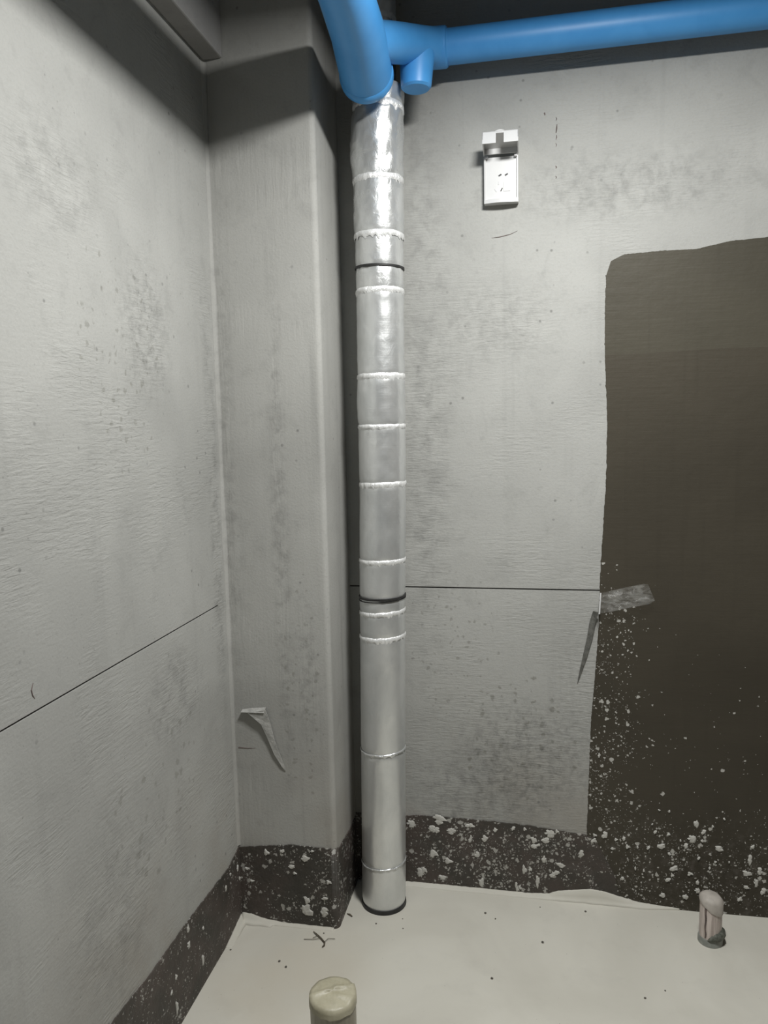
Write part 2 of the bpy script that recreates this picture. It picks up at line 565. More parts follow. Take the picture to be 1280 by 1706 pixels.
G2 = 0.0022
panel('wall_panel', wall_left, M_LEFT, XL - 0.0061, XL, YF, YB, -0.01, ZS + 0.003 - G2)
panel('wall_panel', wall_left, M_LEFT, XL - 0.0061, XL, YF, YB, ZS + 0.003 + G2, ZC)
# plaster strip closing the joint near the corner
panel('joint_filler', wall_left, M_LEFT, XL - 0.006, XL - 0.0003, 1.862, YB, ZS - 0.003, ZS + 0.010)

bm = bmesh.new()
box(bm, XL - T, XR + T, YB + 0.006, YB + T, -T, ZC)
wall_back = struct('wall_back', bm, M_JOINT, 'grey plaster back wall with joint, brown coating patch and black skirting band', 'wall')
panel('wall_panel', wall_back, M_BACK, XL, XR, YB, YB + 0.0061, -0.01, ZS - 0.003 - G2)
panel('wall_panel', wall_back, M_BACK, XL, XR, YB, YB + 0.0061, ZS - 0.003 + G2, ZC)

# corner pier with worn rounded arris
bm = bmesh.new()
box(bm, XL - 0.01, XP, YP, YB + 0.01, -0.02, ZC)
es = [e for e in bm.edges if abs(e.verts[0].co.x - XP) < 1e-5 and abs(e.verts[1].co.x - XP) < 1e-5
      and abs(e.verts[0].co.y - YP) < 1e-5 and abs(e.verts[1].co.y - YP) < 1e-5]
bmesh.ops.bevel(bm, geom=es, offset=0.014, segments=6, affect='EDGES', profile=0.5)
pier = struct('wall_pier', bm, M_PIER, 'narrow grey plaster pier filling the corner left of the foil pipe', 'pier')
# soft plaster fillet in the inner corner between left wall and pier
bm = bmesh.new()
prof = [(0, 0), (0.009, 0), (0.0035, -0.003), (0.0015, -0.008), (0, -0.018)]
rows = []
for k in range(60):
    z = 0.225 + (ZC - 0.225) * k / 59
    jx = 1 + 0.5 * noise.noise(Vector((z * 5, 0, 1)))
    rows.append([bm.verts.new((XL - 0.0005 + a * jx, YP + 0.0005 + b_ * jx, z)) for a, b_ in prof])
for k in range(59):
    for q in range(len(prof)):
        a, c_ = q, (q + 1) % len(prof)
        bm.faces.new((rows[k][a], rows[k][c_], rows[k + 1][c_], rows[k + 1][a]))
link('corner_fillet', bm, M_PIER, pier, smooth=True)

# beam projecting from the left wall near the ceiling
bm = bmesh.new()
box(bm, XL, -0.766, YF, YP, 2.335, ZC, bevel=0.004, seg=2)
struct('trim_1', bm, M_BEAM, 'shallow concrete beam ledge running along the top of left wall', 'beam')

# ------------------------------------------------------------------ coatings on the walls
COAT = [(0.5982, 1.8622), (0.5046, 1.858), (0.4242, 1.8435), (0.3346, 1.8447), (0.2436, 1.8412), (0.2099, 1.8262), (0.198, 1.788), (0.1958, 1.6938), (0.1969, 1.5825), (0.2051, 1.4047), (0.2036, 1.2404), (0.1969, 1.1068), (0.1902, 0.9711), (0.1882, 0.8334), (0.1796, 0.6934), (0.1692, 0.551), (0.1654, 0.4067), (0.1601, 0.2139), (0.160, 0.16)]


def interp(pts, t):
    """piecewise-linear pts [(t, v)] sorted by t"""
    if t <= pts[0][0]:
        return pts[0][1]
    for (t0, a), (t1, b_) in zip(pts, pts[1:]):
        if t <= t1:
            return a + (b_ - a) * (t - t0) / max(t1 - t0, 1e-9)
    return pts[-1][1]


def jag(t, seed, amp):
    return amp * (noise.noise(Vector((t * 45, seed, 0))) + 0.8 * noise.noise(Vector((t * 160, seed, 5))) + 0.5 * noise.noise(Vector((t * 420, seed, 9))))


def strip_sheet(bm, cols, nrm, thick):
    """cols: list of (edge point on the wall, opposite point on the wall); lifted sheet with a side wall along the ragged edge"""
    nrm = Vector(nrm)
    prev_ = None
    for e, f in cols:
        e, f = Vector(e), Vector(f)
        cur = (bm.verts.new(e - nrm * 0.0004), bm.verts.new(e + nrm * thick), bm.verts.new(f + nrm * thick))
        if prev_:
            for q in range(2):
                bm.faces.new((prev_[q], prev_[q + 1], cur[q + 1], cur[q]))
        prev_ = cur


def coat_sheet(name, top, left, zmid, thick, mat, seed, label):
    """top: [(x, z)] top edge, left: [(z, x)] left edge; split at zmid into rows below and columns above"""
    bm = bmesh.new()
    cols = []
    n = 420
    for i in range(n + 1):
        z = -0.01 + (zmid + 0.01) * i / n
        x = interp(left, z) + jag(z, seed, 0.0016 + 0.0012 * max(0.0, noise.noise(Vector((z * 4, seed, 3)))))
        cols.append(((x, YB, z), (XR - 0.001, YB, z)))
    strip_sheet(bm, cols, (0, -1, 0), thick)
    x0 = cols[-1][0][0]
    cols = []
    n = 320
    for i in range(n + 1):
        x = x0 + (XR - 0.001 - x0) * (i / n) ** 1.5
        z = max(zmid, interp(top, x) + jag(x, seed + 3, 0.0011))
        if i == 0:
            z = zmid
        cols.append(((x, YB, z), (x, YB, zmid)))
    strip_sheet(bm, cols, (0, -1, 0), thick)
    return link(name, bm, mat, wall_back, label=label)


LEFT_EDGE = sorted((z, x) for x, z in COAT[6:])
TOP_EDGE = [(0.198, 1.788)] + [p for p in COAT[5::-1]] + [(0.75, 1.866), (0.95, 1.868), (XR, 1.868)]
coat_sheet('waterproof_coating', TOP_EDGE, LEFT_EDGE, 1.79, 0.0014, M_COAT1, 3.0, 'olive brown waterproof coating patch')
TOP2 = [(0.15, 1.579), (0.32, 1.581), (0.5, 1.586), (0.9, 1.583), (XR, 1.583)]
coat_sheet('second_coat', TOP2, [(z, x + 0.0010) for z, x in LEFT_EDGE], 1.575, 0.0021, M_COAT2, 3.0, 'darker second coat of brown waterproofing')

BACKBAND = [(-0.5315, 0.2180), (-0.4806, 0.2186), (-0.372, 0.2214), (-0.3313, 0.2246), (-0.1677, 0.2244), (-0.0436, 0.2213), (0.0781, 0.2107), (0.1551, 0.2042), (0.182, 0.196), (0.205, 0.15), (0.235, 0.10), (0.262, 0.0)]


def band(name, line, to3, nrm, th, mat, parent, seed):
    bm = bmesh.new()
    n = max(8, int((line[-1][0] - line[0][0]) / 0.004))
    cols = []
    for i in range(n + 1):
        a = line[0][0] + (line[-1][0] - line[0][0]) * i / n
        cols.append((to3(a, interp(line, a) + jag(a, seed, 0.0022)), to3(a, -0.01)))
    strip_sheet(bm, cols, nrm, th)
    return link(name, bm, mat, parent, label='black bitumen skirting coat flecked with white')


band('bitumen_band', BACKBAND, lambda a, b_: (a, YB, b_), (0, -1, 0), 0.0034, M_BITUMEN, wall_back, 1.5)
band('bitumen_band', [(XL + 0.001, 0.2190), (-0.8061, 0.2209), (-0.6714, 0.2381), (-0.6013, 0.239), (-0.545, 0.2362)],
     lambda a, b_: (a, YP, b_), (0, -1, 0), 0.0030, M_BITUMEN_DARK, pier, 2.5)
band('bitumen_band', [(1.941, 0.2300), (1.957, 0.2235), (2.0628, 0.2138), (2.1, 0.210), (2.160, 0.212)],
     lambda a, b_: (XP, a, b_), (1, 0, 0), 0.0030, M_BITUMEN_DARK, pier, 3.5)
# rounded corner piece of the band on the pier arris
bm = bmesh.new()
rr = 0.0172
cols = []
for k in range(9):
    a = -math.pi / 2 + (math.pi / 2) * k / 8
    cx, cy = XP - 0.014, YP + 0.014
    zt = 0.2345 + 0.004 * noise.noise(Vector((k * 0.9, 1, 1)))
    cols.append([bm.verts.new((cx + rr * math.cos(a), cy + rr * math.sin(a), z)) for z in (-0.01, zt)] +
                [bm.verts.new((cx + 0.0139 * math.cos(a), cy + 0.0139 * math.sin(a), zt))])
for k in range(8):
    bm.faces.new((cols[k][0], cols[k + 1][0], cols[k + 1][1], cols[k][1]))
    bm.faces.new((cols[k][1], cols[k + 1][1], cols[k + 1][2], cols[k][2]))
link('bitumen_corner', bm, M_BITUMEN_DARK, pier, smooth=True)
band('bitumen_band', [(YF + 0.01, 0.235), (0.5, 0.236), (1.2633, 0.2334), (1.3986, 0.2229), (1.5867, 0.2195), (1.7152, 0.211), (1.8501, 0.2036), (1.9001, 0.2150), (YP - 0.001, 0.2190)],
     lambda a, b_: (XL, a, b_), (1, 0, 0), 0.0030, M_BITUMEN_DARK, wall_left, 4.5)

# mortar splashes stuck on the bands (a, b, half width, half height)
SPL_BACK = [(0.46, 0.264, 0.0057, 0.0077), (0.447, 0.218, 0.0088, 0.0088), (0.435, 0.194, 0.0053, 0.0053), (0.482, 0.239, 0.0049, 0.0049), (0.52, 0.193, 0.0088, 0.0062), (0.366, 0.188, 0.0099, 0.0062), (0.333, 0.179, 0.0035, 0.0035), (0.388, 0.166, 0.0035, 0.0035), (0.351, 0.228, 0.0035, 0.0035), (0.386, 0.225, 0.0031, 0.0031), (0.342, 0.252, 0.0018, 0.0018), (0.212, 0.207, 0.0066, 0.0077), (0.179, 0.188, 0.0057, 0.0057), (0.183, 0.206, 0.004, 0.004), (0.232, 0.169, 0.0035, 0.0035), (0.242, 0.196, 0.0035, 0.0035), (0.265, 0.201, 0.004, 0.004), (0.274, 0.178, 0.004, 0.004), (0.302, 0.179, 0.0027, 0.0027), (0.402, 0.123, 0.0084, 0.0066), (0.398, 0.102, 0.0031, 0.0044), (0.389, 0.086, 0.0057, 0.004), (0.447, 0.112, 0.0062, 0.0053), (0.468, 0.088, 0.0033, 0.0049), (0.466, 0.063, 0.0057, 0.0057), (0.373, 0.039, 0.0062, 0.0057), (0.436, 0.041, 0.0062, 0.0053), (0.599, 0.128, 0.0084, 0.0071), (0.621, 0.101, 0.0044, 0.0099), (0.632, 0.136, 0.0062, 0.0071), (0.606, 0.167, 0.0049, 0.0099), (0.61, 0.207, 0.0049, 0.0044), (0.596, 0.085, 0.0066, 0.0035), (0.644, 0.076, 0.0055, 0.0066), (0.47, 0.16, 0.0031, 0.0031), (0.513, 0.153, 0.0027, 0.0027), (0.499, 0.134, 0.0027, 0.0027), (0.581, 0.047, 0.0044, 0.0053), (0.477, 0.214, 0.0031, 0.0031), (0.419, 0.209, 0.0022, 0.0022), (0.32, 0.109, 0.0018, 0.0044), (0.297, 0.115, 0.0018, 0.0044), (0.36, 0.296, 0.0022, 0.0022), (0.387, 0.295, 0.0027, 0.0027), (0.193, 0.448, 0.0027, 0.0049), (0.262, 0.079, 0.0044, 0.0035), (0.533, 0.283, 0.0027, 0.0027), (0.504, 0.259, 0.0027, 0.004), (0.55, 0.157, 0.0022, 0.0022), (-0.271, 0.217, 0.0223, 0.0129), (-0.287, 0.183, 0.0154, 0.0129), (-0.236, 0.182, 0.0124, 0.0099), (-0.328, 0.043, 0.0149, 0.0199), (-0.291, 0.107, 0.0112, 0.0099), (-0.247, 0.086, 0.0087, 0.0062), (-0.362, 0.198, 0.0099, 0.0099), (-0.269, 0.032, 0.0099, 0.0062), (-0.135, 0.167, 0.0075, 0.0075), (-0.104, 0.197, 0.005, 0.005), (-0.178, 0.16, 0.0062, 0.0124), (-0.05, 0.206, 0.0045, 0.0045), (-0.018, 0.208, 0.004, 0.004), (0.009, 0.176, 0.0062, 0.0087), (0.014, 0.158, 0.0124, 0.0075), (0.044, 0.176, 0.0099, 0.0062), (0.051, 0.201, 0.0112, 0.0099), (-0.158, 0.115, 0.0062, 0.0075), (-0.147, 0.028, 0.007, 0.0112), (-0.038, 0.022, 0.0075, 0.0124), (0.022, 0.044, 0.007, 0.0162), (0.085, 0.103, 0.0149, 0.0075), (0.071, 0.076, 0.0124, 0.0099), (0.039, 0.118, 0.005, 0.0075), (0.145, 0.146, 0.0075, 0.0075), (0.075, 0.208, 0.0037, 0.0037), (-0.182, 0.205, 0.0099, 0.005), (-0.02, 0.08, 0.005, 0.0087), (-0.003, 0.082, 0.0037, 0.0062)]
SPL_PIER = [(-0.736, 0.21, 0.0059, 0.0059), (-0.689, 0.219, 0.0069, 0.0039), (-0.621, 0.201, 0.0098, 0.0069), (-0.6, 0.226, 0.0043, 0.0024), (-0.797, 0.156, 0.0059, 0.0035), (-0.783, 0.12, 0.0059, 0.0028), (-0.66, 0.174, 0.0088, 0.0039), (-0.654, 0.156, 0.0049, 0.0029), (-0.555, 0.139, 0.0059, 0.0059), (-0.625, 0.045, 0.0118, 0.0157), (-0.569, 0.047, 0.0098, 0.0098), (-0.62, 0.079, 0.0059, 0.0098), (-0.566, 0.088, 0.0079, 0.0029)]
SPL_LEFT = [(1.904, 0.168, 0.0046, 0.0064), (1.915, 0.13, 0.0036, 0.0036), (1.852, 0.181, 0.0031, 0.0036), (1.818, 0.162, 0.0036, 0.0072), (1.588, 0.2, 0.0046, 0.009), (1.586, 0.161, 0.0056, 0.0072), (1.66, 0.071, 0.0041, 0.0128), (1.669, 0.149, 0.0038, 0.0041), (1.514, 0.059, 0.0036, 0.0154), (1.517, 0.131, 0.0036, 0.0051), (1.492, 0.111, 0.0036, 0.0041)]


def splash(parent, to3, nrm, a, b_, ha, hb, off):
    """irregular lumpy dab: outline of a few merged lobes, raised middle"""
    bm = bmesh.new()
    nrm = Vector(nrm)
    n = 14
    ph = rnd.uniform(0, 9)
    ring, mid = [], []
    for k in range(n):
        t = 2 * math.pi * k / n
        f = 1 + 0.8 * noise.noise(Vector((math.cos(t) * 1.3, math.sin(t) * 1.3, ph))) + 0.22 * noise.noise(Vector((math.cos(t) * 4, math.sin(t) * 4, ph)))
        ca, cb = 1.35 * ha * f * math.cos(t), 1.35 * hb * f * math.sin(t)
        ring.append(bm.verts.new(Vector(to3(a + ca, b_ + cb)) + nrm * off))
        hgt = off + 0.0022 + 0.0012 * noise.noise(Vector((ca * 300, cb * 300, ph)))
        mid.append(bm.verts.new(Vector(to3(a + ca * 0.72, b_ + cb * 0.72)) + nrm * hgt))
    c = bm.verts.new(Vector(to3(a, b_)) + nrm * (off + 0.003))
    for k in range(n):
        q = (k + 1) % n
        bm.faces.new((ring[k], ring[q], mid[q], mid[k]))
        bm.faces.new((mid[k], mid[q], c))
    return link('mortar_splash', bm, M_MORTAR, parent)


for s in SPL_BACK:
    a, b_, ha, hb = s
    if max(ha, hb) > 0.012:          # big dabs are clusters of smaller ones
        for q in range(4):
            splash(wall_back, lambda p, r: (p, YB, r), (0, -1, 0), a + rnd.uniform(-.6, .6) * ha, b_ + rnd.uniform(-.6, .6) * hb, ha * .5, hb * .5, 0.0030)
    else:
        splash(wall_back, lambda p, r: (p, YB, r), (0, -1, 0), a, b_, ha, hb, 0.0024 if b_ > 0.19 and a > 0.17 else 0.0030)
for s in SPL_PIER:
    splash(pier, lambda p, r: (p, YP, r), (0, -1, 0), *s, 0.0026)
for s in SPL_LEFT:
    splash(wall_left, lambda p, r: (XL, p, r), (1, 0, 0), *s, 0.0026)

# small cracks and scratches in the plaster (thin dark grooves filled with dirt)


def scratch(name, parent, pts, r):
    bm = bmesh.new()
    tube(bm, pts, r, 5)
    return link(name, bm, M_STAIN, parent)


scratch('scratch', wall_left, [(XL, 1.0966, 0.9864), (XL, 1.0907, 0.976), (XL, 1.0925, 0.967), (XL, 1.0982, 0.9587)], [0.0006, 0.0013, 0.0013, 0.0006])
for z0, z1, r in ((2.205, 2.196, .0011), (2.187, 2.165, .0018), (2.160, 2.148, .0013), (2.140, 2.130, .0009), (2.082, 2.075, .0016), (2.056, 2.049, .0012)):
    scratch('plaster_crack', wall_back, [(0.0665 + rnd.uniform(-.002, .002), YB, z0), (0.0675, YB, (z0 + z1) / 2), (0.0660, YB, z1)], [r * .5, r, r * .5])
scratch('plaster_crack', wall_back, [(0.0360, YB, 2.219), (0.0372, YB, 2.213)], [.002, .0012])
scratch('plaster_crack', wall_back, [(-0.105, YB, 1.9068), (-0.0830, YB, 1.9080), (-0.055, YB, 1.913), (-0.035, YB, 1.921)], [.0006, .0012, .0010, .0004])
scratch('plaster_crack', pier, [(-0.806, YP, 0.5150), (-0.775, YP, 0.5145), (-0.755, YP, 0.5165)], [.0014, .0012, .0004])

# screed rising against the walls
LIP = [(-0.52, 0.004), (-0.3535, 0.0097), (-0.1515, 0.0090), (-0.0087, 0.008), (0.0527, 0.0124), (0.0788, 0.0237), (0.1735, 0.0388), (0.2161, 0.0337), (0.2669, 0.0202), (0.3091, 0.011), (0.3673, 0.006), (0.42, 0.003)]


def fillet(name, line, to3, out, depth, parent, seed, taper=False):
    pts = ragged(line, 0.006, 0.0016, seed, 90)
    bm = bmesh.new()
    out = Vector(out)
    rows = []
    for i, (a, b_) in enumerate(pts):
        b_ = max(b_, 0.0022)
        d = depth(a) * (1 + 0.35 * noise.noise(Vector((a * 30, seed, 0))))
        k = 0.15 + 0.85 * min(1.0, max(0.0, (line[-1][0] - a) / 0.10)) if taper else 1.0
        d = (0.014 + d) * k - 0.014
        rows.append([bm.verts.new(Vector(to3(a, z)) + out * q) for z, q in
                     ((b_, 0.003), (b_ * 0.93, 0.003 + 0.0032 * k), (b_ * 0.45, 0.003 + 0.0055 * k), (min(0.0042, b_ * .4), 0.003 + (0.0075 + max(d, 0) * 0.4) * k), (-0.0040, max(0.0045, 0.014 + d)), (-0.0040, 0.003))])
    for i in range(len(rows) - 1):
        for q in range(6):
            q2 = (q + 1) % 6
            bm.faces.new((rows[i][q], rows[i + 1][q], rows[i + 1][q2], rows[i][q2]))
    bm.faces.new(rows[0])
    bm.faces.new(rows[-1][::-1])
    return link(name, bm, M_FLOOR, parent, smooth=True)


fillet('screed_lip', LIP, lambda a, z: (a, YB, z), (0, -1, 0), lambda a: 0.008, floor, 6.0, True)
fillet('screed_lip', [(XL + 0.004, 0.022), (-0.79, 0.020), (-0.75, 0.010), (-0.70, 0.004), (-0.60, 0.004), (XP - 0.012, 0.004)], lambda a, z: (a, YP, z), (0, -1, 0), lambda a: 0.016 if a < -0.72 else 0.004, floor, 7.0)
fillet('screed_lip', [(1.80, 0.003), (1.84, 0.008), (1.88, 0.016), (1.915, 0.022)], lambda a, z: (XL, a, z), (1, 0, 0), lambda a: 0.012, floor, 8.0)

# ------------------------------------------------------------------ foil-wrapped vertical drain pipe
PIPE_Y = 2.066
RP = 0.0645


def pipe_x(z):
    k = [(-0.1, -.430), (0.0, -0.428), (0.48, -0.420), (0.93, -0.412), (1.25, -0.404), (1.76, -0.400), (2.11, -0.398), (2.25, -0.393), (2.8, -0.386)]
    for (z0, a), (z1, b_) in zip(k, k[1:]):
        if z <= z1:
            t = (z - z0) / (z1 - z0)
            return a + (b_ - a) * t
    return k[-1][1]


drain = thing('wrapped_drain_pipe', 'tall vertical drain pipe wrapped in silver foil bands in the corner', 'pipe', (-0.428, PIPE_Y, 0))


def foil_segment(z0, z1, r, crumple, mat, seed, bulge=0.0, n=72):
    bm = bmesh.new()
    m = max(6, int((z1 - z0) / 0.006))
    rings = []
    for i in range(m + 1):
        t = i / m
        z = z0 + (z1 - z0) * t
        e = min(t, 1 - t) * (z1 - z0)
        pinch = math.exp(-(e / 0.007) ** 2) * 0.0022
        ring = []
        for k in range(n):
            a = 2 * math.pi * k / n
            wr = math.exp(-((1 - t) * (z1 - z0) / 0.028)) * noise.noise(Vector((math.cos(a) * 7, math.sin(a) * 7, seed + z * 4))) * 0.0030
            cr = noise.noise(Vector((math.cos(a) * 2.2, math.sin(a) * 2.2, z * 28 + seed))) * 0.0016 * crumple
            cr += noise.noise(Vector((math.cos(a) * 6, math.sin(a) * 6, z * 70 + seed))) * 0.0009 * crumple
            bl = bulge * math.sin(math.pi * t) * (0.6 + 0.4 * math.cos(a - math.pi))
            rr = r - pinch + wr * (0.4 + 0.6 * crumple) + cr + bl
            ring.append(bm.verts.new((pipe_x(z) + rr * math.cos(a), PIPE_Y + rr * math.sin(a), z)))
        rings.append(ring)
    for i in range(m):
        for k in range(n):
            bm.faces.new((rings[i][k], rings[i][(k + 1) % n], rings[i + 1][(k + 1) % n], rings[i + 1][k]))
    o = link('foil_wrap', bm, mat, smooth=True)
    return keep(o, drain)


def fold(z, r, h, seed, tilt=0.0, mat=None):
    """raised puckered lip of foil tape; hangs in small teeth below its edge"""
    bm = bmesh.new()
    n = 96
    rings = [[], [], [], []]
    for k in range(n):
        a = 2 * math.pi * k / n
        nz = noise.noise(Vector((math.cos(a) * 9, math.sin(a) * 9, seed)))
        n2 = noise.noise(Vector((math.cos(a) * 3, math.sin(a) * 3, seed + 5)))
        zc = z + tilt * math.cos(a) * r + n2 * 0.002
        teeth = 0.009 * max(0, noise.noise(Vector((math.cos(a) * 16, math.sin(a) * 16, seed + 2)))) * 2
        for q, (dz, dr) in enumerate(((h * 0.5, -0.0012), (h * 0.30, 0.0012 + nz * 0.0016), (-h * 0.25, 0.0018 + nz * 0.0022), (-h * 0.6 - teeth, -0.0008))):
            rr = r + dr
            rings[q].append(bm.verts.new((pipe_x(z) + rr * math.cos(a), PIPE_Y + rr * math.sin(a), zc + dz)))
    for q in range(3):
        for k in range(n):
            bm.faces.new((rings[q][k], rings[q][(k + 1) % n], rings[q + 1][(k + 1) % n], rings[q + 1][k]))
    return keep(link('foil_fold', bm, mat or M_FOLD, smooth=True, label='bright puckered foil fold'), drain)


def clip_ring(z, r, h, mat, tilt=0.0):
    bm = bmesh.new()
    n = 64
    rings = []
    for dz, dr in ((h / 2, -0.002), (h / 2, 0.0016), (-h / 2, 0.0016), (-h / 2, -0.002)):
        rings.append([bm.verts.new((pipe_x(z) + (r + dr) * math.cos(2 * math.pi * k / n), PIPE_Y + (r + dr) * math.sin(2 * math.pi * k / n),
                                    z + dz + tilt * math.cos(2 * math.pi * k / n) * r)) for k in range(n)])
    for q in range(3):
        for k in range(n):
            bm.faces.new((rings[q][k], rings[q][(k + 1) % n], rings[q + 1][(k + 1) % n], rings[q + 1][k]))
    return keep(link('black_strap', bm, mat, label='thin black strap'), drain)


LEVELS = [(0.010, 0.1366, 0, 0), (0.1366, 0.4786, 0, 0), (0.4786, 0.8134, .25, 0), (0.8134, 0.8847, .3, 0), (0.8847, 0.9269, .3, 0), (0.9269, 1.0306, .3, 0),
          (1.0306, 1.2442, .3, 0), (1.2442, 1.4018, .4, .001), (1.4018, 1.5363, .6, .004), (1.5363, 1.7611, .7, 0), (1.7611, 1.8221, .8, 0), (1.8221, 1.9052, .9, 0),
          (1.9052, 2.0469, 1.2, .001), (2.0469, 2.2298, 1.5, .007), (2.2298, 2.2800, 1.6, .002)]
for i, (z0, z1, c, bu) in enumerate(LEVELS):
    foil_segment(z0, z1, RP + (0.002 if z0 > 1.9 else 0), c, M_FOIL if c < 0.75 else M_FOIL_C, i * 3.7, bu)
for i, (z, h, tl) in enumerate([(0.1366, .004, .04), (0.4786, .006, .05), (0.8134, .009, .04), (0.8847, .009, .06), (1.0306, .009, 0.02), (1.2442, .010, 0.02), (1.4018, .009, .0),
                                (1.5363, .011, 0), (1.7611, .010, 0), (1.9052, .010, -.02), (2.0469, .012, .0), (2.2298, .014, -.06)]):
    fold(z, RP + (0.002 if z > 1.9 else 0), h * (1.3 if z > 0.6 else 1.0), i * 2.3, tl, M_FOIL_FOLD if z < 0.6 else M_FOLD)
clip_ring(1.8221, RP + 0.001, 0.005, M_BLACK, -0.03)
clip_ring(0.9269, RP + 0.001, 0.005, M_BLACK, 0.03)
clip_ring(0.9200, RP + 0.0005, 0.0022, M_BLACK, 0.05)
bm = bmesh.new()
tube(bm, [(-0.428, PIPE_Y, -0.004), (-0.428, PIPE_Y, 0.011)], [RP + 0.002, RP + 0.001], 64)
keep(link('base_ring', bm, M_BLACK, label='black rubber ring at the foot'), drain)
# top end of the thick wrap, then the narrower pipe going on to the ceiling
bm = bmesh.new()
n = 64
ra = [bm.verts.new((pipe_x(2.28) + (RP + .002) * math.cos(2 * math.pi * k / n), PIPE_Y + (RP + .002) * math.sin(2 * math.pi * k / n), 2.280)) for k in range(n)]
rb = [bm.verts.new((pipe_x(2.28) + .046 * math.cos(2 * math.pi * k / n), PIPE_Y + .046 * math.sin(2 * math.pi * k / n), 2.276)) for k in range(n)]
for k in range(n):
    bm.faces.new((ra[k], ra[(k + 1) % n], rb[(k + 1) % n], rb[k]))
keep(link('wrap_end', bm, M_SLEEVE), drain)
bm = bmesh.new()
tube(bm, [(-0.392, PIPE_Y, 2.2), (-0.388, PIPE_Y, 2.41)], 0.045, 48)
keep(link('bare_sleeve', bm, M_SLEEVE, smooth=False, label='dark bare pipe sleeve'), drain)
old = PIPE_Y
foil_segment(2.405, 2.445, 0.046, 0.8, M_FOIL_C, 55)
foil_segment(2.445, ZC, 0.047, 1.6, M_FOIL_C, 61)
fold(2.447, 0.047, .014, 31, 0)

# ------------------------------------------------------------------ blue drain pipes under the ceiling
blue = thing('blue_drain_pipe', 'bright blue plastic pipe run with thick main and thinner side branch overhead', 'pipe', (-0.378, 1.9, 2.31))


def bpart(name, pts, radii, n=40, label=None):
    bm = bmesh.new()
    tube(bm, pts, radii, n)
    o = link(name, bm, M_BLUE, smooth=True, label=label)
    md = o.modifiers.new('edge', 'EDGE_SPLIT')
    md.split_angle = math.radians(40)
    return keep(o, blue)


MX, MZ = -0.378, 2.314
bpart('main_pipe', [(MX + .004, YF + 0.01, MZ + 0.006), (MX, 1.2, MZ), (MX - .003, 1.80, MZ - 0.012)], 0.051)
bpart('socket_bell', [(MX, 1.30, MZ - .001), (MX, 1.305, MZ - .001), (MX - .002, 1.50, MZ - .002), (MX - .005, 1.66, MZ - .006), (MX - .010, 1.80, MZ - .017), (MX - .018, 1.90, MZ - .038), (MX - .021, 1.945, MZ - .046)],
      [0.050, 0.0525, 0.0545, 0.058, 0.0625, 0.0645, 0.0645])
bpart('socket_rim', [(MX - .0208, 1.938, MZ - .0455), (MX - .0210, 1.941, MZ - .046), (MX - .0222, 1.958, MZ - .0478), (MX - .0222, 1.960, MZ - .0478)], [0.064, 0.0675, 0.0675, 0.063])
BY, BZ = 2.085, 2.3736
# swept side outlet curving round to the branch
pts, rad = [], []
P0, P1, P2, P3 = Vector((-0.380, 1.860, 2.300)), Vector((-0.325, 1.93, 2.330)), Vector((-0.300, 2.05, BZ - .004)), Vector((-0.225, BY, BZ))
for k in range(17):
    t = k / 16
    pts.append(P0 * (1 - t) ** 3 + P1 * 3 * t * (1 - t) ** 2 + P2 * 3 * t * t * (1 - t) + P3 * t ** 3)
    rad.append(0.0455)
bpart('side_outlet', pts, rad)
bpart('branch_collar', [(-0.268, BY - .003, BZ), (-0.264, BY - .003, BZ), (-0.216, BY, BZ), (-0.211, BY, BZ)], [0.047, 0.0490, 0.0490, 0.045])
bpart('branch_pipe', [(-0.23, BY, BZ), (XR - 0.005, BY, BZ + .0015)], 0.0422)
bpart('drop_stub', [(-0.2830, 2.040, BZ - .004), (-0.2855, 2.032, 2.310), (-0.2870, 2.028, 2.266), (-0.2870, 2.028, 2.259), (-0.2870, 2.028, 2.254)], [0.047, 0.0425, 0.0395, 0.0385, 0.033])

# ------------------------------------------------------------------ waterproof wall socket with open lid
sock = thing('wall_socket', 'white waterproof wall socket box with its lid flipped up', 'socket', (-0.078, YB, 2.05))


def spart(name, bm, mat, label=None, smooth=False, parent=sock):
    o = link(name, bm, mat, smooth=smooth, label=label)
    if parent is sock:
        keep(o, sock)
    else:
        o.parent = parent
    return o


SX0, SX1, SZ0, SZ1 = -0.1235, -0.0325, 1.992, 2.112
SD = 0.022
FY = YB - SD
# housing: frame of four walls with a bowed bottom lip
bm = bmesh.new()
wth = 0.005
box(bm, SX0, SX0 + wth, FY, YB, SZ0 + .004, SZ1, .0012)
box(bm, SX1 - wth, SX1, FY, YB, SZ0 + .004, SZ1, .0012)
box(bm, SX0, SX1, FY + 0.006, YB, SZ1 - wth, SZ1, .0012)
nseg = 16
prev_ = None
for i in range(nseg + 1):
    t = i / nseg
    x = SX0 + (SX1 - SX0) * t
    bow = 0.006 * math.sin(math.pi * t)
    ring = [bm.verts.new((x, FY - bow, SZ0 + 0.010)), bm.verts.new((x, FY - bow, SZ0)), bm.verts.new((x, YB, SZ0)), bm.verts.new((x, YB, SZ0 + 0.010))]
    if prev_:
        for q in range(4):
            bm.faces.new((prev_[q], prev_[(q + 1) % 4], ring[(q + 1) % 4], ring[q]))
    else:
        bm.faces.new(ring)
    prev_ = ring
bm.faces.new(prev_[::-1])
spart('housing', bm, M_WHITE)
bm = bmesh.new()
PY = FY + 0.005
box(bm, SX0 + .004, SX1 - .004, PY, YB - 0.001, SZ0 + .004, SZ1 - .004, .001)
face = spart('face_plate', bm, M_WHITE)


